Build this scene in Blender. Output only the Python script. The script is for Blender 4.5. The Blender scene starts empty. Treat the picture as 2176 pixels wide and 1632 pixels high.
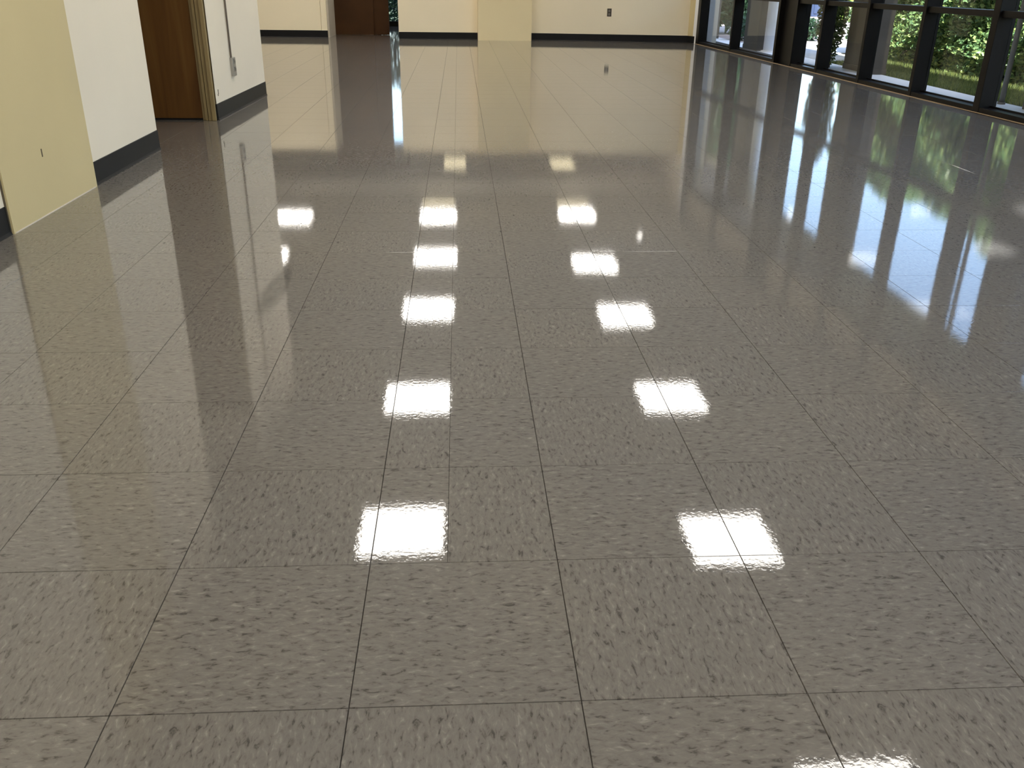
import bpy, bmesh, math, random
from mathutils import Vector, Matrix
rng = random.Random(7)
S = bpy.context.scene
COL = S.collection
W, H = 2176, 1632

# ------------------------------------------------------------------ camera
F_PX, PITCH, ROLL, YAW, CAM_H = 1878.97, 0.43009, 0.013406, 0.061088, 0.8664
cy, sy = math.cos(YAW), math.sin(YAW)
fwd = Vector((sy * math.cos(PITCH), cy * math.cos(PITCH), -math.sin(PITCH)))
r0 = Vector((cy, -sy, 0)); u0 = r0.cross(fwd)
rt = math.cos(ROLL) * r0 + math.sin(ROLL) * u0
up = -math.sin(ROLL) * r0 + math.cos(ROLL) * u0
cd = bpy.data.cameras.new('camera'); cam = bpy.data.objects.new('camera', cd); COL.objects.link(cam)
cam.matrix_world = Matrix(((rt.x, up.x, -fwd.x, 0), (rt.y, up.y, -fwd.y, 0), (rt.z, up.z, -fwd.z, CAM_H), (0, 0, 0, 1)))
cd.sensor_fit = 'HORIZONTAL'; cd.sensor_width = 36.0; cd.lens = F_PX / W * 36.0
cd.clip_start = 0.05; cd.clip_end = 300
S.camera = cam
# ------------------------------------------------------------------ sky, sun, exposure
world = bpy.data.worlds.new('sky'); S.world = world; world.use_nodes = True
nt = world.node_tree; nt.nodes.clear()
sky = nt.nodes.new('ShaderNodeTexSky'); sky.sky_type = 'NISHITA'; sky.sun_disc = False
sky.sun_elevation = math.radians(62); sky.sun_rotation = math.radians(160); sky.air_density = 1.0; sky.dust_density = 1.0
bg = nt.nodes.new('ShaderNodeBackground'); bg.inputs[1].default_value = 0.74
wo = nt.nodes.new('ShaderNodeOutputWorld')
nt.links.new(sky.outputs[0], bg.inputs[0]); nt.links.new(bg.outputs[0], wo.inputs[0])
sd = bpy.data.lights.new('sun', 'SUN'); sd.energy = 17.0; sd.angle = math.radians(0.6); sd.color = (1, .95, .85)
sun = bpy.data.objects.new('sun', sd); COL.objects.link(sun)
sun.rotation_euler = Vector((-0.18, -0.85, 1.0)).to_track_quat('Z', 'Y').to_euler(); sun.location = (12, -8, 25)
PANEL_POWER = 20.0
S.view_settings.view_transform = 'Standard'; S.view_settings.look = 'None'
S.view_settings.gamma = 1.0; S.view_settings.use_curve_mapping = False
S.view_settings.exposure = 0.0

# ------------------------------------------------------------------ materials
def mat(name, col, rough=.6, metal=0.0, spec=.5, coat=0.0, emit=None, emit_s=0.0):
    m = bpy.data.materials.new(name); m.use_nodes = True
    b = m.node_tree.nodes['Principled BSDF']
    b.inputs['Base Color'].default_value = (*col, 1); b.inputs['Roughness'].default_value = rough
    b.inputs['Metallic'].default_value = metal; b.inputs['Specular IOR Level'].default_value = spec
    b.inputs['Coat Weight'].default_value = coat
    if emit: b.inputs['Emission Color'].default_value = (*emit, 1); b.inputs['Emission Strength'].default_value = emit_s
    return m
def N(m, t, **kw):
    n = m.node_tree.nodes.new(t)
    for k, v in kw.items():
        if k.startswith('_'): setattr(n, k[1:], v)
        else: n.inputs[k.replace('__', ' ')].default_value = v
    return n
def L(m, a, b): m.node_tree.links.new(a, b)
def ramp(m, stops):
    n = m.node_tree.nodes.new('ShaderNodeValToRGB'); el = n.color_ramp.elements
    while len(el) < len(stops): el.new(.5)
    for e, (p, c) in zip(el, stops): e.position = p; e.color = (*c, 1)
    return n
def varied(name, col, amt=.08, scale=3.0, rough=.6, bump=0.0, bscale=120, **kw):
    """flat paint / concrete with faint large-scale mottling and fine relief"""
    m = mat(name, col, rough, **kw); b = m.node_tree.nodes['Principled BSDF']
    tc = N(m, 'ShaderNodeTexCoord'); n = N(m, 'ShaderNodeTexNoise', Scale=scale, Detail=4.0)
    L(m, tc.outputs['Object'], n.inputs['Vector'])
    lo = tuple(c * (1 - amt) for c in col); hi = tuple(min(1, c * (1 + amt)) for c in col)
    r = ramp(m, [(.3, lo), (.7, hi)]); L(m, n.outputs[0], r.inputs[0]); L(m, r.outputs[0], b.inputs['Base Color'])
    if bump:
        n2 = N(m, 'ShaderNodeTexNoise', Scale=bscale, Detail=3.0); L(m, tc.outputs['Object'], n2.inputs['Vector'])
        bp = N(m, 'ShaderNodeBump', Strength=1.0, Distance=bump); L(m, n2.outputs[0], bp.inputs['Height']); L(m, bp.outputs[0], b.inputs['Normal'])
    return m
M = {}
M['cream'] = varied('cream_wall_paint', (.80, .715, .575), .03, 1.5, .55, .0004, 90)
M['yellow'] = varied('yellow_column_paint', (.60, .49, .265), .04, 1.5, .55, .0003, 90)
M['cream_far'] = varied('cream_far_wall_lit_paint', (.94, .82, .59), .02, 1.5, .55, .0004, 90)  # yellower paint, with extra far-end light put into the colour
M['yellow_far'] = varied('yellow_far_column_lit_paint', (.85, .715, .43), .03, 1.5, .55, .0003, 90)  # near column paint brightened, far-end light put into the colour
M['ceiling'] = varied('ceiling_paint', (.80, .77, .71), .03, 2.0, .9)
M['base'] = varied('black_rubber', (.006, .006, .0065), .2, 8, .5, spec=.22)
M['bronze'] = varied('dark_bronze_frame', (.0050, .0042, .0037), .15, 5, .38, spec=.16)
M['frame'] = varied('ochre_door_frame_paint', (.27, .195, .085), .05, 6, .45)
M['brown_door'] = None
M['metal'] = mat('brushed_plate_metal', (.42, .40, .37), .35, metal=.8)
M['dark_plate'] = mat('dark_brown_plate', (.05, .037, .022), .45)
M['socket'] = mat('grey_socket', (.20, .18, .15), .5)
M['conduit'] = mat('grey_brown_conduit', (.24, .20, .165), .5, metal=.2)
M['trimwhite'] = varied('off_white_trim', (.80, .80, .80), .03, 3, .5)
M['dirt'] = mat('dark_worn_edge', (.10, .075, .045), .8)
M['seal'] = mat('tan_sealant', (.42, .30, .18), .7)
M['grout'] = mat('dark_floor_joint', (.055, .045, .037), .7)
M['walk'] = varied('skylit_walkway_concrete', (.84, .87, .92), .03, 2.5, .85, .001, 60)  # concrete brightened and tinted blue, sky light put into the colour
M['dirt_pale'] = varied('pale_pinkish_ground', (.34, .29, .27), .12, 1.2, .95, .01, 20)
M['concrete'] = varied('pale_concrete', (.50, .50, .50), .10, 2.5, .85, .002, 60)
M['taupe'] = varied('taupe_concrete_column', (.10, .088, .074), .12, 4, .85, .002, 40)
M['soffit'] = varied('grey_soffit', (.26, .26, .27), .08, 2, .8)
M['header'] = varied('beige_band_panel', (.52, .46, .37), .05, 2, .6)
M['soil'] = varied('brown_mulch', (.13, .085, .055), .4, 14, .95, .02, 30)
M['lawn'] = varied('lawn_soil', (.045, .065, .025), .3, 5, .95, .01, 40)
M['asphalt'] = varied('pale_far_paving', (.45, .43, .42), .1, .6, .9)
M['bark'] = varied('grey_brown_bark', (.10, .075, .055), .3, 12, .9, .01, 30)
M['pinkwall'] = varied('pale_pinkish_wall', (.50, .44, .43), .06, 1, .9)
M['bluedark'] = mat('dark_blue_panel', (.03, .05, .11), .5)
M['diffuser'] = mat('lit_white_diffuser', (.8, .8, .8), .5, emit=(1.0, .955, .88), emit_s=PANEL_POWER)
M['diffuser_warm'] = mat('lit_warm_diffuser', (.8, .8, .7), .5, emit=(1.0, .86, .55), emit_s=PANEL_POWER * .09)
M['fixture'] = mat('white_fixture_frame', (.7, .7, .68), .5)

def wood():
    m = mat('brown_wood_veneer', (.12, .055, .015), .5, spec=.22); b = m.node_tree.nodes['Principled BSDF']
    tc = N(m, 'ShaderNodeTexCoord'); mp = N(m, 'ShaderNodeMapping'); mp.inputs['Scale'].default_value = (9, 9, .8)
    L(m, tc.outputs['Object'], mp.inputs['Vector'])
    n = N(m, 'ShaderNodeTexNoise', Scale=1.6, Detail=6.0, Distortion=.6); L(m, mp.outputs[0], n.inputs['Vector'])
    r = ramp(m, [(.25, (.070, .026, .005)), (.55, (.108, .046, .009)), (.8, (.14, .068, .016))])
    L(m, n.outputs[0], r.inputs[0]); L(m, r.outputs[0], b.inputs['Base Color']); return m
M['brown_door'] = wood()
M['far_door'] = varied('dark_brown_veneer', (.052, .021, .005), .25, 3, .55, spec=.2)

def glass():
    """thin clear pane: reflection grows towards grazing view on both faces, slight tint in what passes"""
    m = bpy.data.materials.new('window_glass'); m.use_nodes = True; t = m.node_tree; t.nodes.clear()
    o = t.nodes.new('ShaderNodeOutputMaterial'); mx = t.nodes.new('ShaderNodeMixShader')
    lw = t.nodes.new('ShaderNodeLayerWeight'); lw.inputs[0].default_value = .5
    p5 = t.nodes.new('ShaderNodeMath'); p5.operation = 'POWER'; p5.inputs[1].default_value = 5.0
    ma = t.nodes.new('ShaderNodeMath'); ma.operation = 'MULTIPLY_ADD'; ma.inputs[1].default_value = .62; ma.inputs[2].default_value = .022
    t.links.new(lw.outputs['Facing'], p5.inputs[0]); t.links.new(p5.outputs[0], ma.inputs[0]); t.links.new(ma.outputs[0], mx.inputs[0])
    tr = t.nodes.new('ShaderNodeBsdfTransparent'); tr.inputs[0].default_value = (.95, .97, .98, 1)
    g = t.nodes.new('ShaderNodeBsdfGlossy'); g.inputs['Roughness'].default_value = .005
    t.links.new(tr.outputs[0], mx.inputs[1]); t.links.new(g.outputs[0], mx.inputs[2])
    t.links.new(mx.outputs[0], o.inputs[0]); return m
M['glass'] = glass()

def leafmat(name, stops, rough=.38):
    m = mat(name, stops[0][1], rough, spec=.55); b = m.node_tree.nodes['Principled BSDF']
    g = N(m, 'ShaderNodeNewGeometry'); r = ramp(m, stops)
    L(m, g.outputs['Random Per Island'], r.inputs[0]); L(m, r.outputs[0], b.inputs['Base Color'])
    t = m.node_tree; tl = t.nodes.new('ShaderNodeBsdfTranslucent'); L(m, r.outputs[0], tl.inputs[0])
    mx = t.nodes.new('ShaderNodeMixShader'); mx.inputs[0].default_value = .28
    L(m, b.outputs[0], mx.inputs[1]); L(m, tl.outputs[0], mx.inputs[2]); L(m, mx.outputs[0], t.nodes['Material Output'].inputs[0])
    return m
M['leaf_hedge'] = leafmat('hedge_leaf', [(0, (.10, .21, .10)), (.5, (.22, .37, .15)), (1, (.46, .58, .20))], .28)
M['leaf_dark'] = leafmat('dark_shrub_leaf', [(0, (.02, .055, .035)), (1, (.08, .16, .08))])
M['leaf_olive'] = leafmat('olive_shrub_leaf', [(0, (.06, .10, .03)), (1, (.22, .26, .08))])
M['leaf_lime'] = leafmat('lime_leaf', [(0, (.22, .36, .05)), (1, (.45, .58, .12))])
M['grass'] = leafmat('grass_blade', [(0, (.045, .09, .03)), (1, (.24, .28, .07))], .6)

def vct():
    """speckled vinyl composition tile under a clear polished finish; uv runs in metres along the grain"""
    m = mat('speckled_vinyl_tile', (.3, .28, .25), .55, spec=.2); b = m.node_tree.nodes['Principled BSDF']
    uv = N(m, 'ShaderNodeUVMap'); uv.uv_map = 'UVMap'
    # streaky flecks
    mp = N(m, 'ShaderNodeMapping'); mp.inputs['Scale'].default_value = (52, 125, 1); L(m, uv.outputs[0], mp.inputs['Vector'])
    ns = N(m, 'ShaderNodeTexNoise', Scale=1.0, Detail=4.0, Roughness=.62, Distortion=.6); L(m, mp.outputs[0], ns.inputs['Vector'])
    rd = ramp(m, [(.32, (.045, .040, .034)), (.425, (.122, .112, .098)), (.60, (.150, .138, .122)), (.76, (.24, .223, .200))]); L(m, ns.outputs[0], rd.inputs[0])
    # sparse dark chips
    mp2 = N(m, 'ShaderNodeMapping'); mp2.inputs['Scale'].default_value = (40, 85, 1); L(m, uv.outputs[0], mp2.inputs['Vector'])
    vo = N(m, 'ShaderNodeTexVoronoi', Scale=1.0, Randomness=1.0); L(m, mp2.outputs[0], vo.inputs['Vector'])
    rc = ramp(m, [(.10, (1, 1, 1)), (.30, (0, 0, 0))]); L(m, vo.outputs['Distance'], rc.inputs[0])
    sp = N(m, 'ShaderNodeSeparateColor'); L(m, vo.outputs['Color'], sp.inputs[0])
    gt = N(m, 'ShaderNodeMath', _operation='GREATER_THAN'); gt.inputs[1].default_value = .74; L(m, sp.outputs[0], gt.inputs[0])
    mu = N(m, 'ShaderNodeMath', _operation='MULTIPLY'); L(m, gt.outputs[0], mu.inputs[0]); L(m, rc.outputs[0], mu.inputs[1])
    m2 = N(m, 'ShaderNodeMath', _operation='MULTIPLY'); m2.inputs[1].default_value = .55; L(m, mu.outputs[0], m2.inputs[0])
    mix = N(m, 'ShaderNodeMix', _data_type='RGBA'); L(m, m2.outputs[0], mix.inputs[0]); L(m, rd.outputs[0], mix.inputs[6]); mix.inputs[7].default_value = (.062, .055, .047, 1)
    # slow tone drift over the room
    ge = N(m, 'ShaderNodeNewGeometry'); nl = N(m, 'ShaderNodeTexNoise', Scale=1.3, Detail=2.0); L(m, ge.outputs['Position'], nl.inputs['Vector'])
    rl = ramp(m, [(.3, (.93, .93, .95)), (.7, (1.06, 1.04, 1.0))]); L(m, nl.outputs[0], rl.inputs[0])
    mm = N(m, 'ShaderNodeMix', _data_type='RGBA', _blend_type='MULTIPLY'); mm.inputs[0].default_value = 1
    L(m, mix.outputs[2], mm.inputs[6]); L(m, rl.outputs[0], mm.inputs[7]); L(m, mm.outputs[2], b.inputs['Base Color'])
    # polished coat with faint orange peel
    n1 = N(m, 'ShaderNodeTexNoise', Scale=115.0, Detail=2.5); L(m, ge.outputs['Position'], n1.inputs['Vector'])
    n2 = N(m, 'ShaderNodeTexNoise', Scale=13.0, Detail=1.0); L(m, ge.outputs['Position'], n2.inputs['Vector'])
    a = N(m, 'ShaderNodeMath', _operation='MULTIPLY_ADD'); L(m, n2.outputs[0], a.inputs[0]); a.inputs[1].default_value = .7; L(m, n1.outputs[0], a.inputs[2])
    bp = N(m, 'ShaderNodeBump', Strength=1.0, Distance=.000055); L(m, a.outputs[0], bp.inputs['Height'])
    b.inputs['Coat Weight'].default_value = 1.0; b.inputs['Coat Roughness'].default_value = .035; b.inputs['Coat IOR'].default_value = 1.5
    L(m, bp.outputs[0], b.inputs['Coat Normal'])
    return m
M['tile'] = vct()

# ------------------------------------------------------------------ mesh helpers
class MB:
    def __init__(s): s.v = []; s.f = []; s.m = []
    def box(s, x0, y0, z0, x1, y1, z1, mt=0):
        i = len(s.v)
        s.v += [(x0, y0, z0), (x1, y0, z0), (x1, y1, z0), (x0, y1, z0), (x0, y0, z1), (x1, y0, z1), (x1, y1, z1), (x0, y1, z1)]
        s.f += [(i, i+3, i+2, i+1), (i+4, i+5, i+6, i+7), (i, i+1, i+5, i+4), (i+1, i+2, i+6, i+5), (i+2, i+3, i+7, i+6), (i+3, i, i+4, i+7)]
        s.m += [mt] * 6; return s
    def prism(s, pts, z0, z1, mt=0):
        i = len(s.v); n = len(pts)
        s.v += [(x, y, z0) for x, y in pts] + [(x, y, z1) for x, y in pts]
        s.f += [tuple(range(i + n - 1, i - 1, -1)), tuple(range(i + n, i + 2 * n))]
        s.f += [(i + k, i + (k + 1) % n, i + n + (k + 1) % n, i + n + k) for k in range(n)]
        s.m += [mt] * (n + 2); return s
    def extr(s, prof, p0, p1, mt=0):
        """profile (depth, z) swept from p0 to p1; depth grows to the left of the run"""
        d = Vector((p1[0] - p0[0], p1[1] - p0[1])).normalized(); nn = Vector((-d.y, d.x))
        i = len(s.v); n = len(prof)
        for p in (p0, p1): s.v += [(p[0] + nn.x * a, p[1] + nn.y * a, z) for a, z in prof]
        s.f += [tuple(range(i, i + n)), tuple(range(i + 2 * n - 1, i + n - 1, -1))]
        s.f += [(i + k, i + n + k, i + n + (k + 1) % n, i + (k + 1) % n) for k in range(n)]
        s.m += [mt] * (n + 2); return s
    def cyl(s, c, r, z0, z1, n=16, axis='z', mt=0, r2=None):
        i = len(s.v); r2 = r if r2 is None else r2
        for z, rr in ((z0, r), (z1, r2)):
            for k in range(n):
                a = 2 * math.pi * k / n; p, q_ = rr * math.cos(a), rr * math.sin(a)
                s.v.append({'z': (c[0] + p, c[1] + q_, z), 'x': (z, c[0] + p, c[1] + q_), 'y': (c[0] + p, z, c[1] + q_)}[axis])
        s.f += [tuple(range(i + n - 1, i - 1, -1)), tuple(range(i + n, i + 2 * n))]
        s.f += [(i + k, i + (k + 1) % n, i + n + (k + 1) % n, i + n + k) for k in range(n)]
        s.m += [mt] * (n + 2); return s
    def build(s, name, ms, parent=None, bevel=0.0, smooth=False):
        me = bpy.data.meshes.new(name); me.from_pydata(s.v, [], s.f)
        for m_ in (ms if isinstance(ms, (list, tuple)) else [ms]): me.materials.append(m_)
        me.polygons.foreach_set('material_index', s.m)
        bm = bmesh.new(); bm.from_mesh(me); bmesh.ops.recalc_face_normals(bm, faces=bm.faces)
        if bevel: bmesh.ops.bevel(bm, geom=bm.edges[:], offset=bevel, segments=2, affect='EDGES', profile=.5)
        bm.to_mesh(me); bm.free(); me.update()
        if smooth: me.polygons.foreach_set('use_smooth', [True] * len(me.polygons))
        o = bpy.data.objects.new(name, me); COL.objects.link(o)
        if parent: o.parent = parent; o.matrix_parent_inverse = parent.matrix_world.inverted()
        return o
def empty(name, loc=(0, 0, 0), rz=0):
    o = bpy.data.objects.new(name, None); COL.objects.link(o); o.empty_display_size = .1
    o.matrix_world = Matrix.Translation(loc) @ Matrix.Rotation(rz, 4, 'Z'); return o
def tag(o, label=None, cat=None, group=None, kind=None):
    if label: o['label'] = label
    if cat: o['category'] = cat
    if group: o['group'] = group
    if kind: o['kind'] = kind
    return o
def struct(o, label, cat): return tag(o, label, cat, kind='structure')

CZ = 2.72       # ceiling height
PT = 1.69       # height of the far partition walls
FARY = 14.6
# ------------------------------------------------------------------ floor: slab plus individual tiles
T = .3048
floor = MB().box(-5.2, -3.2, -.20, 4.10, 18.6, -.0042).build('floor', M['grout'])
struct(floor, 'glossy speckled beige-grey vinyl tile floor with thin dark joints', 'floor')
colx = [c * T - .1534 for c in range(-17, 14)]
rows = [.8805, 1.192, 1.5, 1.808, 2.107, 2.404, 2.695, 2.988, 3.269, 3.553, 3.837]
ys = rows[:]
while ys[0] > -3.0: ys.insert(0, ys[0] - .312)
k0 = ys.index(rows[0])
while ys[-1] < 18.5: ys.append(ys[-1] + .2875)
WA, WB = Vector((3.575, 14.14)), Vector((3.860, 6.0))
def winx(y): return WA.x + (WA.y - y) * (WB.x - WA.x) / (WA.y - WB.y)
tiles = []
for j in range(len(ys) - 1):
    y0, y1 = ys[j], ys[j + 1]
    for i in range(len(colx) - 1):
        x0, x1 = colx[i], colx[i + 1]; c = i - 17
        lim = winx((y0 + y1) / 2) - .001 if y1 < 14.3 else 3.9
        if x0 > lim: continue
        x1 = min(x1, lim + .02)
        ym = (y0 + y1) / 2; xm = (x0 + x1) / 2
        if ym < 4.9 and x1 < -1.72: continue
        if 4.9 < ym < 6.1 and x1 < -4.3: continue
        if 6.1 < ym < 7.4 and x1 < -1.72: continue
        if x1 < -4.9: continue
        par = (c + (c < 0) + (j - k0)) % 2  # grain alternates; the cut strip shifts it by one
        if c == 0 and j != k0 - 1 and j != k0:
            xs = x0 + .41 * T
            tiles.append((x0, xs + .00036, y0, y1, 1 - par)); tiles.append((xs - .00036, x1, y0, y1, par))
        else:
            tiles.append((x0, x1, y0, y1, 0 if (c == 0 and j == k0) else (1 if c == 0 else par)))
# keep grain matching the photo: column -1 of the first full row runs across
tiles = [(a, b_, c_, d_, 1 - p) for a, b_, c_, d_, p in tiles]
def project(x, y):
    d = Vector((x, y, 0)) - Vector((0, 0, CAM_H)); w = d.dot(fwd)
    if w <= .05: return None
    return W / 2 + F_PX * d.dot(rt) / w, H / 2 - F_PX * d.dot(up) / w
def area(t):
    P = [project(*p) for p in ((t[0], t[2]), (t[1], t[2]), (t[1], t[3]), (t[0], t[3]))]
    if any(p is None for p in P): return 0
    cx = sum(p[0] for p in P) / 4; cyy = sum(p[1] for p in P) / 4
    if not (-150 < cx < W + 150 and -100 < cyy < H + 150): return 0
    return abs(sum(P[k][0] * P[(k + 1) % 4][1] - P[(k + 1) % 4][0] * P[k][1] for k in range(4))) / 2
def tile_geo(x0, x1, y0, y1, z=0.0, g=.0004, ch=.0005, dep=.0012, base=.004):
    a, b_, c_, d_ = x0 + g, x1 - g, y0 + g, y1 - g
    v = [(a, c_, z - base), (b_, c_, z - base), (b_, d_, z - base), (a, d_, z - base),
         (a, c_, z - dep), (b_, c_, z - dep), (b_, d_, z - dep), (a, d_, z - dep),
         (a + ch, c_ + ch, z), (b_ - ch, c_ + ch, z), (b_ - ch, d_ - ch, z), (a + ch, d_ - ch, z)]
    f = [(8, 9, 10, 11)]
    for lo, hi in ((0, 4), (4, 8)):
        for k in range(4): f.append((lo + k, lo + (k + 1) % 4, hi + (k + 1) % 4, hi + k))
    return v, f
def uv_of(me, off, along, per_face=None):
    uvl = me.uv_layers.new(name='UVMap').data
    for p in me.polygons:
        o_, al = (off, along) if per_face is None else per_face[p.index // 9]
        for li in p.loop_indices:
            co = me.vertices[me.loops[li].vertex_index].co
            uvl[li].uv = (co.x + o_[0], co.y + o_[1]) if not al else (co.y + o_[0], co.x + o_[1])
# unit meshes shared between alike tiles: eight pieces of pattern for each grain direction
def keyof(t): return (round(t[1] - t[0], 3), round(t[3] - t[2], 3), t[4])
pool = {}
tiles.sort(key=area, reverse=True)
for t in tiles[:299]:
    k = keyof(t); lst = pool.setdefault(k, [])
    if len(lst) < 6:
        v, f = tile_geo(-(t[1] - t[0]) / 2, (t[1] - t[0]) / 2, -(t[3] - t[2]) / 2, (t[3] - t[2]) / 2)
        me = bpy.data.meshes.new('tile'); me.from_pydata(v, [], f); me.materials.append(M['tile'])
        uv_of(me, (rng.uniform(0, 50), rng.uniform(0, 50)), t[4] == 0); lst.append(me)
    me = rng.choice(lst)
    o = bpy.data.objects.new('tile', me); COL.objects.link(o)
    o.location = ((t[0] + t[1]) / 2, (t[2] + t[3]) / 2, rng.uniform(-.00008, .00008))
    o.rotation_euler = (rng.gauss(0, .0004), rng.gauss(0, .0004), 0)
    o.parent = floor
vv, ff, pf = [], [], []
for t in tiles[299:]:
    v, f = tile_geo(*t[:4]); n = len(vv); vv += v; ff += [tuple(a + n for a in q_) for q_ in f]
    pf.append(((rng.uniform(0, 50), rng.uniform(0, 50)), t[4] == 0))
me = bpy.data.meshes.new('far_tiles'); me.from_pydata(vv, [], ff); me.materials.append(M['tile']); uv_of(me, None, None, pf)
o = bpy.data.objects.new('far_tiles', me); COL.objects.link(o); o.parent = floor; o['kind'] = 'stuff'

# ------------------------------------------------------------------ walls
BB = [(0, .001), (.009, .001), (.007, .004), (.004, .012), (.003, .100), (.0015, .102), (0, .102)]   # cove base profile
# left wall, near part / column / near the opening / beyond the opening
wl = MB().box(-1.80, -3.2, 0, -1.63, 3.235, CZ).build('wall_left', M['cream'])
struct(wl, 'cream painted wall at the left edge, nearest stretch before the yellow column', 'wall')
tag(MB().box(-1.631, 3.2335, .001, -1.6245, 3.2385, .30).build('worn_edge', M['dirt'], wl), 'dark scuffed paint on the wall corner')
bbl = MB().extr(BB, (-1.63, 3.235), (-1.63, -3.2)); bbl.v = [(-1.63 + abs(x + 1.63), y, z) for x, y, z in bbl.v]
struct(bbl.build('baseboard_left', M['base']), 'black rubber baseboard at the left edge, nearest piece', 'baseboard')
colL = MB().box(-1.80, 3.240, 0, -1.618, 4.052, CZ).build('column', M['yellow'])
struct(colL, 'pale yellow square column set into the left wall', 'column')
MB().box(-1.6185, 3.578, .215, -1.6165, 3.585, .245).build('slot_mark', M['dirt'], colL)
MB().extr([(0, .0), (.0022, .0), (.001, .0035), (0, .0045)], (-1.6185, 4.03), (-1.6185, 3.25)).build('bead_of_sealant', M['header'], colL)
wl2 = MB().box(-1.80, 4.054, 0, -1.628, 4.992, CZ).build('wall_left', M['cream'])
struct(wl2, 'cream wall stretch between the yellow column and the left doorway', 'wall')
b = MB(); bo = [(-a, z) for a, z in BB]
b.extr(bo, (-1.628, 4.054), (-1.628, 4.995)).extr(bo, (-1.628, 4.992), (-1.80, 4.992))
struct(b.build('baseboard_left', M['base']), 'black baseboard between the yellow column and the doorway', 'baseboard')
# hall behind the opening
struct(MB().box(-4.4, 4.80, 0, -1.80, 4.992, CZ).build('wall_hall', M['cream']), 'cream side wall of the left hall', 'wall')
struct(MB().box(-4.6, 4.80, 0, -4.4, 6.3, CZ).build('wall_hall', M['cream']), 'cream end wall of the left hall', 'wall')
struct(MB().box(-4.4, 6.09, 0, -2.70, 6.25, CZ).build('wall_hall', M['cream']), 'cream wall left of the hall door', 'wall')
struct(MB().box(-2.70, 6.09, 2.15, -1.57, 6.25, CZ).build('wall_hall', M['cream']), 'cream wall above the hall door', 'wall')
# hall door facing the camera: leaf, stepped frame
d1 = struct(empty('door_1', (-1.67, 6.06, 0)), 'brown wood door with ochre stepped frame in the left opening', 'door')
MB().box(-2.60, 6.070, .012, -1.670, 6.112, 2.09).build('door_leaf', M['brown_door'], d1, bevel=.002)
MB().box(-2.60, 6.074, .001, -1.670, 6.105, .011).build('threshold', M['base'], d1)
fr = MB()
fr.prism([(-1.670, 6.066), (-1.650, 6.066), (-1.650, 6.050), (-1.634, 6.050), (-1.634, 6.060), (-1.628, 6.060), (-1.628, 6.044), (-1.602, 6.044), (-1.602, 6.034), (-1.580, 6.034), (-1.580, 6.13), (-1.670, 6.13)], .001, 2.15)
fr.build('door_frame', M['frame'], d1)
MB().box(-2.70, 6.046, .001, -2.60, 6.13, 2.15).build('door_frame', M['frame'], d1)
MB().box(-2.60, 6.046, 2.09, -1.690, 6.13, 2.15).build('door_frame', M['frame'], d1)
MB().box(-2.50, 6.036, 1.02, -2.44, 6.07, 1.08).build('door_knob', M['metal'], d1, bevel=.01)
# wall beyond the opening (slightly skewed)
P0, P1 = (-1.573, 6.065), (-1.531, 7.44)
wl3 = MB().prism([P0, P1, (-1.75, 7.44), (-1.75, 6.14), (-1.578, 6.14)], 0, CZ).build('wall_left', M['cream'])
struct(wl3, 'white cream wall stretch right of the ochre door frame, with the outlet', 'wall')
bm_ = MB(); bm_.extr(bo, P0, P1).extr(bo, (-1.580, 6.062), (-1.570, 6.062)).extr(bo, (P1[0] + .003, P1[1]), (-1.75, P1[1]))
struct(bm_.build('baseboard_left', M['base']), 'black baseboard under the outlet on the left wall', 'baseboard')
tag(MB().box(-1.5722, 6.128, .155, -1.5700, 6.143, .185).box(-1.5722, 6.120, .145, -1.5700, 6.134, .158).build('paint_chip', M['dirt'], wl3), 'small dark paint chip by the corner')
struct(MB().box(-4.9, 7.28, 0, -1.75, 7.44, CZ).build('wall_alcove', M['cream']), 'cream alcove wall turned away behind the left wall end', 'wall')
struct(MB().box(-5.1, 7.28, 0, -4.9, 18.6, CZ).build('wall_alcove', M['cream']), 'cream outer wall of the alcove', 'wall')
# far partitions
def seg(p, q_, th, z1, name, m, label, cat='wall', z0=0):
    d = (Vector(q_) - Vector(p)).normalized(); n = Vector((-d.y, d.x)) * th
    return struct(MB().prism([p, q_, (q_[0] + n.x, q_[1] + n.y), (p[0] + n.x, p[1] + n.y)], z0, z1).build(name, m), label, cat)
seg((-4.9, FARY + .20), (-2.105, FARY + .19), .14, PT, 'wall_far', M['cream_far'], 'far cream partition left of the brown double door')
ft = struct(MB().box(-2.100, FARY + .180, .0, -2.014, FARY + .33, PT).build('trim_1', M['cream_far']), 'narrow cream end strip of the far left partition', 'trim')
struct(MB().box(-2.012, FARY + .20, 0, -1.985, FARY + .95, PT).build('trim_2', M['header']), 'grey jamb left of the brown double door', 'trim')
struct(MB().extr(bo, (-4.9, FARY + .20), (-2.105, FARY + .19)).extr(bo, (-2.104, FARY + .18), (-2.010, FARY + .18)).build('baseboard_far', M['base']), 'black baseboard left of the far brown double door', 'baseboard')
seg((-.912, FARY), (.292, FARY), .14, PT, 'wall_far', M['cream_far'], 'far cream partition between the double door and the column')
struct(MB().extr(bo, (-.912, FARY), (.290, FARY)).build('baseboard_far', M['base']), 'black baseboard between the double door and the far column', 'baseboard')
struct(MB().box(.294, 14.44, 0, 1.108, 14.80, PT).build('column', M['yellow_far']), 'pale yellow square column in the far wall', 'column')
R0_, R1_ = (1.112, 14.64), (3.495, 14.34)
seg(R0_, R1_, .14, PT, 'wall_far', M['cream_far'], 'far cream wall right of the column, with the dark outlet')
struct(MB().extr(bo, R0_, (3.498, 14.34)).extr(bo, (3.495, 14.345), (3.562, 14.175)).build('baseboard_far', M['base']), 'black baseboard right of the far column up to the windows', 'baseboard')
seg(R1_, (3.545, 14.215), .3, PT, 'wall_far', M['yellow'], 'short yellow return wall beside the windows')
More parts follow.
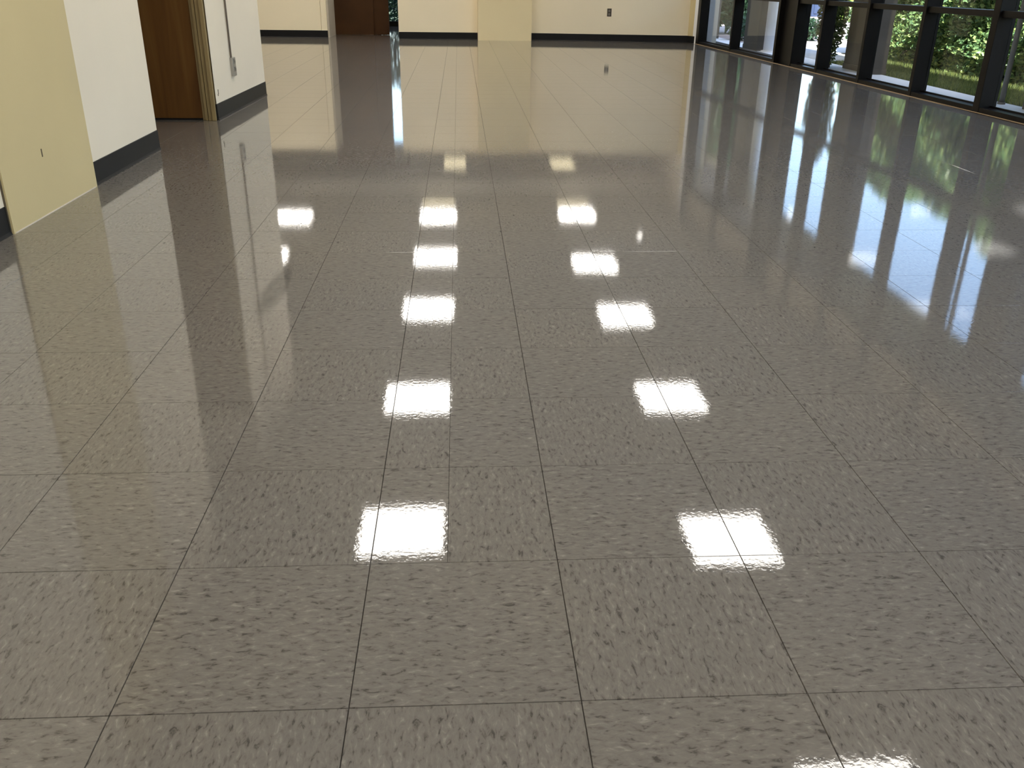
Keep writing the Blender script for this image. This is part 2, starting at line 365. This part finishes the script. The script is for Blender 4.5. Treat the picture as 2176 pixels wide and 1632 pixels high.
struct(MB().prism([(3.545, 14.215), (3.575, 14.145), (3.85, 14.25), (3.80, 14.45)], 0, CZ).build('trim_3', M['trimwhite']), 'white strip between the return wall and the first window', 'trim')
struct(MB().prism([(3.60, 14.40), (3.80, 14.30), (3.96, 14.4), (3.96, 18.6), (3.85, 18.6)], 0, CZ).build('wall_right', M['cream']), 'outer wall beyond the far partition', 'wall')
# end wall with a glazed strip
ew = MB().box(-5.0, 18.42, 0, -1.55, 18.6, CZ).box(-.75, 18.42, 0, 4.0, 18.6, CZ).box(-1.55, 18.42, 2.2, -.75, 18.6, CZ)
struct(ew.build('wall_end', M['cream']), 'end wall behind the far partition', 'wall')
w9 = struct(empty('window_9', (-1.15, 18.45, 0)), 'dark glazed strip right of the brown double door', 'window')
MB().box(-1.55, 18.42, 0, -.75, 18.52, .09).build('bottom_rail', M['bronze'], w9)
MB().box(-1.55, 18.42, .09, -1.49, 18.52, 2.2).build('jamb', M['bronze'], w9)
MB().box(-.81, 18.42, .09, -.75, 18.52, 2.2).build('jamb', M['bronze'], w9)
MB().box(-1.49, 18.465, .09, -.81, 18.472, 2.2).build('pane', M['glass'], w9)
struct(MB().box(-1.98, 15.62, 0, -1.985 + .9, 15.70, 0.001).build('trim_4', M['base']), 'threshold under the double door', 'trim')
# far double door
d2 = struct(empty('door_2', (-1.6, 15.55, 0)), 'brown wooden double door in the far opening', 'door')
MB().box(-2.10, 15.52, .002, -1.366, 15.565, 2.04).build('door_leaf', M['far_door'], d2, bevel=.003)
MB().box(-1.385, 15.567, .004, -1.125, 15.645, 2.04).build('door_leaf', M['far_door'], d2, bevel=.003)
MB().box(-2.12, 15.50, 2.045, -.88, 15.66, 2.12).build('header', M['far_door'], d2)
MB().box(-.90, 15.50, .001, -.86, 15.66, 2.045).build('jamb', M['bronze'], d2)
# back wall, ceiling
struct(MB().box(-1.80, -3.4, 0, 4.6, -3.2, CZ).build('wall_back', M['cream']), 'cream wall behind the camera', 'wall')
ceil = struct(MB().box(-5.1, -3.4, CZ, 4.3, 15.9, CZ + .2).box(-5.1, 15.9, 2.44, 4.3, 18.6, 2.92).build('ceiling', M['ceiling']), 'off-white ceiling', 'ceiling')

# ------------------------------------------------------------------ window wall on the right (local frame: u along the wall towards the camera, w outwards)
ang = math.atan2((WB - WA).y, (WB - WA).x)
def uat(y): return (WA.y - y) * (WA - WB).length / (WA.y - WB.y)
GL = .108        # glass set back from the frame face
def wframe(name, u0_):
    o = empty(name, (*(WA + (WB - WA).normalized() * u0_), 0), ang); return o
def wbox(par, name, m, u0_, w0, z0, u1_, w1, z1, bevel=0):
    # local x = u, local y = w: outward is +y after the rotation by ang
    b_ = MB().box(u0_, w0, z0, u1_, w1, z1).build(name, m, None, bevel=bevel); b_.parent = par; return b_
posts = [(14.15, 14.02), (12.535, 12.485), (10.90, 10.33), (9.655, 9.605), (8.665, 8.615), (7.665, 7.615), (6.685, 6.605), (5.61, 5.56), (4.61, 4.56), (3.61, 3.56), (2.61, 2.55), (1.0, .95), (-.6, -.65), (-2.2, -2.25), (-3.3, -3.4)]
desc = ['pair of tall panes next to the far corner, left one', 'pane left of the wide black doorway jamb', 'narrow pane just right of the wide black jamb', 'pane showing the leafy shrub beside the concrete column',
        'pane showing the taupe column and the hedge edge', 'pane filled by the green hedge, before the thick mullion', 'pane at the right edge of the picture', 'pane out of view']
HZ = 2.60
for k in range(len(posts) - 1):
    ua, ub = uat(posts[k][0]), uat(posts[k][1]); uc = uat(posts[k + 1][0])
    wn = wframe('window_%d' % (k + 1 if k < 8 else k + 2), ua)
    struct(wn, 'dark bronze window, ' + (desc[k] if k < 7 else 'bay %s beyond the right edge of the picture' % ['one', 'two', 'three', 'four', 'five', 'six', 'seven'][k - 7]), 'window')
    f0, f1, g = 0, ub - ua, uc - ua
    if k == 2:
        wbox(wn, 'mullion', M['bronze'], 0, 0, .001, .06, .14, HZ)
        wbox(wn, 'jamb_panel', M['bronze'], .06, .055, .001, f1 - .07, .13, HZ)
        wbox(wn, 'jamb_bead', M['bronze'], f1 - .11, .040, .001, f1 - .095, .056, HZ)
        wbox(wn, 'mullion', M['bronze'], f1 - .07, 0, .001, f1, .16, HZ)
    else:
        wbox(wn, 'mullion', M['bronze'], f0, 0, .001, f1, .135, HZ, .003)
    wbox(wn, 'bottom_rail', M['bronze'], f1, .004, .001, g, .130, .038, .002)
    wbox(wn, 'glazing_bead', M['bronze'], f1, .088, .038, g, .104, .050)
    wbox(wn, 'middle_rail', M['bronze'], f1, .020, .655, g, .125, .700, .002)
    wbox(wn, 'top_rail', M['bronze'], f1, .01, 2.13, g, .125, 2.17)
    wbox(wn, 'pane', M['glass'], f1, GL, .038, g, GL + .006, .655)
    wbox(wn, 'pane', M['glass'], f1, GL, .700, g, GL + .006, 2.13)
    wbox(wn, 'soffit_band_panel', M['header'], f1, .06, 2.17, g, .11, HZ)  # added panel standing in for the lit band of the soffit
hd = wframe('trim_5', 0)
struct(wbox(None, 'trim_5', M['soffit'], 0, 0, HZ, uat(-3.4), .45, CZ), 'dark head beam over the windows', 'trim').matrix_world = hd.matrix_world
bpy.data.objects.remove(hd)
sl = MB().box(0, -.010, .0002, uat(-3.2), .004, .0035).build('trim_6', M['seal']); sl.matrix_world = Matrix.Translation((*WA, 0)) @ Matrix.Rotation(ang, 4, 'Z')
struct(sl, 'thin tan sealant line along the foot of the windows', 'trim')

# ------------------------------------------------------------------ ceiling lights
def light(x, y, z, label, warm=False, s=.59, sy_=None, group='recessed square ceiling light panels'):
    sy_ = sy_ or s
    e = tag(empty('ceiling_light', (x, y, z)), label, 'ceiling light', group)
    a, c = s / 2, sy_ / 2; t_ = .022
    f = MB().box(x - a - t_, y - c - t_, z - .012, x + a + t_, y - c, z).box(x - a - t_, y + c, z - .012, x + a + t_, y + c + t_, z)
    f.box(x - a - t_, y - c, z - .012, x - a, y + c, z).box(x + a, y - c, z - .012, x + a + t_, y + c, z)
    f.build('frame', M['fixture'], e)
    MB().box(x - a, y - c, z - .006, x + a, y + c, z - .001).build('diffuser', M['diffuser_warm' if warm else 'diffuser'], e)
Zc = CZ
for nm, xs, lst in (('left', [-.42, -.44, -.42, -.39, -.36, -.37], [2.86, 5.31, 7.48, 9.95, 12.1, 14.42]), ('right', [1.93, 1.86, 1.95, 1.91, 1.84, 1.93], [2.86, 5.12, 7.42, 9.68, 11.75, 14.5])):
    for i, (x, y) in enumerate(zip(xs, lst)):
        light(x, y, Zc, 'lit white square ceiling panel, %s of the %s row over the glossy floor' % (['first', 'second', 'third', 'fourth', 'fifth', 'sixth'][i], nm))
    light(xs[0], .5, Zc, 'lit white square ceiling panel of the %s row above the camera' % nm)
    light(xs[0], -1.9, Zc, 'lit white square ceiling panel of the %s row behind the camera' % nm)
light(-2.75, 12.15, Zc, 'lit white ceiling panel over the alcove, nearer one'); light(-2.72, 14.35, Zc, 'lit white ceiling panel over the alcove by the far partition')
light(-2.75, 9.8, Zc, 'lit white ceiling panel over the alcove just past the left wall end')
light(-.38, 15.35, Zc, 'warm ceiling panel behind the far partition, left of two', True, .56, .5); light(1.96, 15.35, Zc, 'warm ceiling panel behind the far partition, right of two', True, .56, .4)
light(-.10, 17.55, 2.44, 'warm low ceiling panel near the end wall, left of two', True, .42, 1.1); light(2.0, 17.55, 2.44, 'warm low ceiling panel near the end wall, right of two', True, .45, 1.1)
e = tag(empty('downlight', (2.73, 13.1, CZ)), 'small round downlight near the windows at the far end', 'downlight')
MB().cyl((2.73, 13.1), .055, CZ - .014, CZ, 20).build('rim', M['fixture'], e); MB().cyl((2.73, 13.1), .04, CZ - .018, CZ - .014, 20).build('lamp', M['diffuser'], e)

# ------------------------------------------------------------------ outlets
dl = (P1[0] - P0[0], P1[1] - P0[1])
o1 = bpy.data.objects.new('wall_outlet', None); COL.objects.link(o1)
tag(o1, 'grey metal surface outlet box low on the left wall under a thin conduit', 'outlet')
pl = Vector(P0) + Vector(dl).normalized() * .43
o1.matrix_world = Matrix.Translation((pl.x, pl.y, .232)) @ Matrix.Rotation(math.atan2(dl[1], dl[0]) - math.pi, 4, 'Z')   # local x = back along the wall, y = out into the room
def lch(b_, name, m, par, bevel=0, smooth=False):
    o = b_.build(name, m, None, bevel, smooth); o.parent = par; return o
lch(MB().box(-.066, 0, 0, .002, .022, .120), 'box', M['metal'], o1, .003)
for z in (.030, .080):
    so = lch(MB().box(-.050, .022, z, -.018, .025, z + .030), 'socket', M['socket'], o1, .001)
    lch(MB().box(-.042, .025, z + .009, -.039, .0254, z + .021).box(-.029, .025, z + .009, -.026, .0254, z + .021), 'slots', M['base'], so)
lch(MB().cyl((-.012, .008), .006, .120, CZ - .232, 10), 'conduit', M['conduit'], o1, 0, True)
for z in (.9, 1.7): lch(MB().box(-.028, 0, z, .004, .016, z + .015), 'strap', M['conduit'], o1)
dr = (R1_[0] - R0_[0], R1_[1] - R0_[1]); drn = Vector(dr).normalized()
pr_ = Vector(R0_) + drn * ((2.262 - R0_[0]) / drn.x)
o2 = bpy.data.objects.new('wall_outlet', None); COL.objects.link(o2)
tag(o2, 'dark brown outlet plate on the far wall right of the yellow column', 'outlet')
o2.matrix_world = Matrix.Translation((pr_.x, pr_.y, .355)) @ Matrix.Rotation(math.atan2(dr[1], dr[0]), 4, 'Z') @ Matrix.Diagonal((1, -1, 1, 1))
lch(MB().box(0, 0, 0, .066, .006, .112), 'plate', M['dark_plate'], o2, .002)
for z in (.016, .064):
    so = lch(MB().box(.018, .006, z, .048, .0085, z + .030), 'socket', M['socket'], o2, .001)
    lch(MB().box(.025, .0085, z + .009, .028, .009, z + .021).box(.038, .0085, z + .009, .041, .009, z + .021), 'slots', M['base'], so)

# ------------------------------------------------------------------ outside
GZ = -.06
struct(MB().box(4.04, -8, -.3, 4.70, 22, GZ).build('walkway', M['walk']), 'pale concrete walkway strip along the windows', 'walkway')
struct(MB().box(4.715, 11.9, -.3, 5.48, 13.4, GZ).box(4.715, 13.4, -.3, 12.0, 15.6, GZ).build('path', M['concrete']), 'pale concrete path leading out from the entrance', 'path')
struct(MB().box(4.715, 15.6, -.3, 12.0, 40, GZ - .005).build('planting_bed', M['dirt_pale']), 'pale pinkish bare ground beyond the path', 'ground')
struct(MB().box(4.70, -8, -.3, 5.48, 11.9, GZ - .01).build('lawn', M['lawn']), 'narrow lawn strip between walkway and hedge', 'lawn')
struct(MB().box(5.48, -8, -.3, 12.0, 13.4, GZ - .02).build('planting_bed', M['soil']), 'brown mulch bed under the hedge', 'planting bed')
struct(MB().box(12.0, -60, -.35, 90, 90, GZ - .03).build('ground', M['asphalt']), 'pale paving far outside', 'ground')
struct(MB().box(-30, 22.0, -.35, 4.7, 90, GZ - .03).box(4.7, 40, -.35, 12.0, 90, GZ - .03).box(-8, 18.62, -.35, 3.9, 22, GZ - .03).build('ground', M['lawn']), 'grass behind the building end', 'ground')
struct(MB().box(4.06, -8, 2.30, 4.90, 20, 2.45).build('overhang', M['soffit']), 'flat grey overhang above the walkway', 'overhang')
struct(MB().box(-8, -8, CZ + .23, 4.30, 20, CZ + .35).build('roof', M['soffit']), 'flat roof slab', 'roof')
def column(y0, y1, label, x0=4.60, x1=4.98):
    c = struct(empty('concrete_column', (x0, y0, GZ)), label, 'column')
    MB().box(x0, y0, GZ - .001, x1, y1, 2.30).build('shaft', M['taupe'], c, bevel=.008)
    MB().box(x0 - .006, y0 - .006, GZ, x1 + .006, y1 + .006, GZ + .06).build('plinth', M['taupe'], c, bevel=.004)
    return c
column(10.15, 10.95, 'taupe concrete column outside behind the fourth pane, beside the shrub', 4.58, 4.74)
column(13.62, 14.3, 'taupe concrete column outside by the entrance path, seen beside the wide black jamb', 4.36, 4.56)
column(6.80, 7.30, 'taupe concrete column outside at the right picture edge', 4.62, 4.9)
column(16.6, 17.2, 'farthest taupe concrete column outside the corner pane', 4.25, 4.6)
for x, y, r_, m_, lb in ((4.475, 13.44, .072, 'trimwhite', 'added white round post standing in for the lit face of the entrance column'), (4.09, 15.55, .065, 'trimwhite', 'added white round post standing in for a lit column side outside the corner pane'), (4.62, 7.62, .022, 'socket', 'thin grey pole on the walkway edge at the right picture edge')):  # white posts are added in place of lit column faces
    p = tag(empty('lit_face_post' if r_ > .03 else 'pole', (x, y, GZ)), lb, 'post')
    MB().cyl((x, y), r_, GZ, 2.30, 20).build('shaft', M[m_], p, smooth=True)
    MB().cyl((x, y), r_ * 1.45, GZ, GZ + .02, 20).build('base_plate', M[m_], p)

def leaves(name, n, sampler, size, m, label=None, cat=None, group=None, kind=None, parent=None, seed=1, elong=1.7):
    r = random.Random(seed); v, f = [], []
    for _ in range(n):
        p = Vector(sampler(r)); s = size * r.uniform(.6, 1.25)
        a = Vector((r.gauss(0, 1), r.gauss(0, 1), r.gauss(0, .7))).normalized(); q_ = Vector((r.gauss(0, 1), r.gauss(0, 1), r.gauss(.6, 1)))
        bq = a.cross(q_).normalized(); nn = a.cross(bq) * s * .18
        i = len(v); A = a * s * elong / 2; B = bq * s / 2
        v += [p - A, p - A * .1 + B - nn, p + A, p - A * .1 - B - nn]; f += [(i, i + 1, i + 2), (i, i + 2, i + 3)]
    me = bpy.data.meshes.new(name); me.from_pydata([tuple(x) for x in v], [], f); me.materials.append(m)
    o = bpy.data.objects.new(name, me); COL.objects.link(o)
    if parent: o.parent = parent; o.matrix_parent_inverse = parent.matrix_world.inverted()
    if kind: o['kind'] = kind
    return o
def blob(cx, cy_, cz, rx, ry, rz, shell=.55):
    def s(r):
        while True:
            d = Vector((r.uniform(-1, 1), r.uniform(-1, 1), r.uniform(-1, 1)))
            if shell < d.length < 1: break
        return cx + d.x * rx, cy_ + d.y * ry, cz + d.z * rz
    return s
# hedge: leafy shell over a dark core of branches
HX0, HX1, HY0, HY1, HZ1 = 5.54, 6.5, 4.2, 13.25, 1.62
hedge = tag(empty('hedge', (6, 7, GZ)), 'dense glossy green hedge behind the lawn strip outside the windows', 'hedge')
def hs(r):
    y = r.uniform(HY0, HY1); bump_ = .10 * math.sin(y * 2.3) + .07 * math.sin(y * 5.1 + 1)
    t_ = r.random()
    if t_ < .58:
        z = r.uniform(-.06, HZ1 + bump_); return HX0 - .02 + .22 * r.random() ** 1.6 + .10 * math.sin(z * 7 + y * 3) * .5 + (.10 if z < .15 else 0), y, z
    if t_ < .86: return r.uniform(HX0, HX1), y, HZ1 + bump_ - .20 * r.random() ** 1.5
    if t_ < .93: return r.uniform(HX0, HX1), HY1 - .2 * r.random(), r.uniform(.02, HZ1)
    return r.uniform(HX0, HX1), y, r.uniform(.1, HZ1)
leaves('foliage', 70000, hs, .040, M['leaf_hedge'], parent=hedge, kind='stuff', seed=3)
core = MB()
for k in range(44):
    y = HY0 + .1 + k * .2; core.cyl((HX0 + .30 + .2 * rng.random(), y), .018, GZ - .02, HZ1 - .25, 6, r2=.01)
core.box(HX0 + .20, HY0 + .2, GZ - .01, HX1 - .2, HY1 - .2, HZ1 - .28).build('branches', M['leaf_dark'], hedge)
def shrub(name, c, r3, n, size, m, label, stems=5, cat='shrub', seed=5, group=None):
    s = tag(empty(name, (c[0], c[1], GZ)), label, cat, group)
    leaves('foliage', n, blob(c[0], c[1], c[2], *r3, shell=.25), size, m, parent=s, kind='stuff', seed=seed)
    st = MB(); rr = random.Random(seed)
    for _ in range(stems):
        a = rr.uniform(0, 6.28); st.cyl((c[0] + .3 * r3[0] * math.cos(a), c[1] + .3 * r3[1] * math.sin(a)), .010, GZ - .005, c[2] + .2 * r3[2], 6, r2=.005)
    st.build('stems', M['bark'], s); return s
shrub('shrub', (4.42, 11.10, .60), (.12, .36, .66), 2500, .034, M['leaf_olive'], 'tall olive green shrub left of the concrete column outside', seed=5)
shrub('shrub', (5.36, 15.1, .40), (.10, .14, .48), 500, .045, M['leaf_dark'], 'dark green shrub left in the narrow pane beside the black jamb', seed=16)
shrub('shrub', (4.95, 16.2, .14), (.35, .3, .22), 420, .05, M['leaf_dark'], 'low sparse shrub seen low behind the second pane', seed=7)
th = tag(empty('hedge', (5.2, 18.6, GZ)), 'tall dark hedge far behind the two corner panes', 'hedge')
def hs2(r):
    t_ = r.random(); z = .10 + 3.2 * r.random()
    return (r.uniform(4.35, 6.15), 17.9 + .3 * r.random() ** 2, z) if t_ < .8 else (r.choice((4.35, 6.1)) + .1 * r.gauss(0, 1), r.uniform(17.9, 19), z)
leaves('foliage', 9000, hs2, .11, M['leaf_dark'], parent=th, kind='stuff', seed=8)
tc_ = MB().box(4.5, 18.15, .16, 5.95, 18.9, 3.1)
for k in range(9): tc_.cyl((4.55 + k * .17, 18.3 + .1 * (k % 3)), .02, GZ - .02, .2, 6)
tc_.build('branches', M['leaf_dark'], th)
shrub('shrub', (-1.1, 19.5, .60), (.7, .5, .72), 3600, .05, M['leaf_dark'], 'dark shrub outside the glazed strip at the far end', seed=9)
shrub('shrub', (6.15, 16.3, .10), (.16, .2, .20), 420, .045, M['leaf_dark'], 'small dark shrub on the pale ground beyond the path', seed=10)
shrub('shrub', (7.55, 18.6, .55), (.25, .3, .42), 1100, .055, M['leaf_lime'], 'lime green shrub on the pale ground beyond the path', seed=11)
# trees beyond
def tree(c, h, rx, m, label, n=4200, size=.14, seed=20):
    t_ = tag(empty('tree', (c[0], c[1], GZ)), label, 'tree', 'trees beyond the hedge'); rr = random.Random(seed)
    blobs = [blob(c[0] + rr.uniform(-.5, .5) * rx, c[1] + rr.uniform(-.5, .5) * rx, h * rr.uniform(.5, .85), rx * .6, rx * .6, h * .22, .4) for _ in range(6)]
    leaves('crown', n, lambda r: r.choice(blobs)(r), size, m, parent=t_, kind='stuff', seed=seed)
    MB().cyl((c[0], c[1]), .13, GZ - .05, h * .7, 10, r2=.05).build('trunk', M['bark'], t_, smooth=True)
tree((15.5, 9.5), 3.9, 2.2, M['leaf_hedge'], 'green tree beyond the hedge, farther right', seed=22)
tree((11.5, 5.0), 4.2, 2.2, M['leaf_hedge'], 'green tree beyond the hedge at the right edge', seed=25)
cb = tag(empty('utility_cabinet', (10.75, 28.2, GZ)), 'small dark blue cabinet standing far out on the pale ground', 'cabinet')
MB().box(10.5, 28, GZ - .01, 11.05, 28.5, .36).build('body', M['bluedark'], cb, bevel=.02); MB().box(10.56, 27.98, .02, 10.99, 28.0, .30).build('door', M['bluedark'], cb, bevel=.004)
# grass blades on the lawn strip
r = random.Random(4); v, f = [], []
for _ in range(30000):
    x, y = r.uniform(4.76, 5.47), r.uniform(5.2, 11.88)
    if x < 4.92 and 6.75 < y < 7.35: continue
    z = GZ - .012; h = r.uniform(.02, .05) * (1.5 if x > 5.3 else 1); a = r.uniform(0, 6.28); w_ = .004
    dx, dy = w_ * math.cos(a), w_ * math.sin(a); i = len(v)
    v += [(x - dx, y - dy, z), (x + dx, y + dy, z), (x + r.gauss(0, .012), y + r.gauss(0, .012), z + h)]; f.append((i, i + 1, i + 2))
me = bpy.data.meshes.new('grass'); me.from_pydata(v, [], f); me.materials.append(M['grass']); gr = bpy.data.objects.new('grass', me); COL.objects.link(gr)
tag(gr, 'short grass of the lawn strip between walkway and hedge', 'grass', kind='stuff')

# dark reflection painted on the floor near the left
sm = mat('dark_floor_reflection', (.05, .045, .04), .5, coat=1.0); sb_ = sm.node_tree.nodes['Principled BSDF']; sb_.inputs['Coat Roughness'].default_value = .04
tc = N(sm, 'ShaderNodeTexCoord'); gn = N(sm, 'ShaderNodeTexGradient', _gradient_type='SPHERICAL'); mp = N(sm, 'ShaderNodeMapping'); mp.inputs['Scale'].default_value = (1, 1, 1)
L(sm, tc.outputs['Object'], mp.inputs['Vector']); nz = N(sm, 'ShaderNodeTexNoise', Scale=60.0, Detail=3.0); L(sm, tc.outputs['Object'], nz.inputs['Vector'])
mp.inputs['Scale'].default_value = (1 / .045, 1 / .30, 1); L(sm, mp.outputs[0], gn.inputs['Vector'])
mu = N(sm, 'ShaderNodeMath', _operation='MULTIPLY'); L(sm, gn.outputs['Fac'], mu.inputs[0]); L(sm, nz.outputs[0], mu.inputs[1])
rp = N(sm, 'ShaderNodeMapRange'); rp.inputs[1].default_value = .05; rp.inputs[2].default_value = .45; rp.inputs[3].default_value = 0; rp.inputs[4].default_value = .8
L(sm, mu.outputs[0], rp.inputs[0]); L(sm, rp.outputs[0], sb_.inputs['Alpha'])
sc_ = MB(); sc_.v = [(-.045, -.30, 0), (.045, -.30, 0), (.045, .30, 0), (-.045, .30, 0)]; sc_.f = [(0, 1, 2, 3)]; sc_.m = [0]
so_ = sc_.build('reflection_mark', sm); so_.location = (-.565, 2.60, .0006); so_.parent = floor
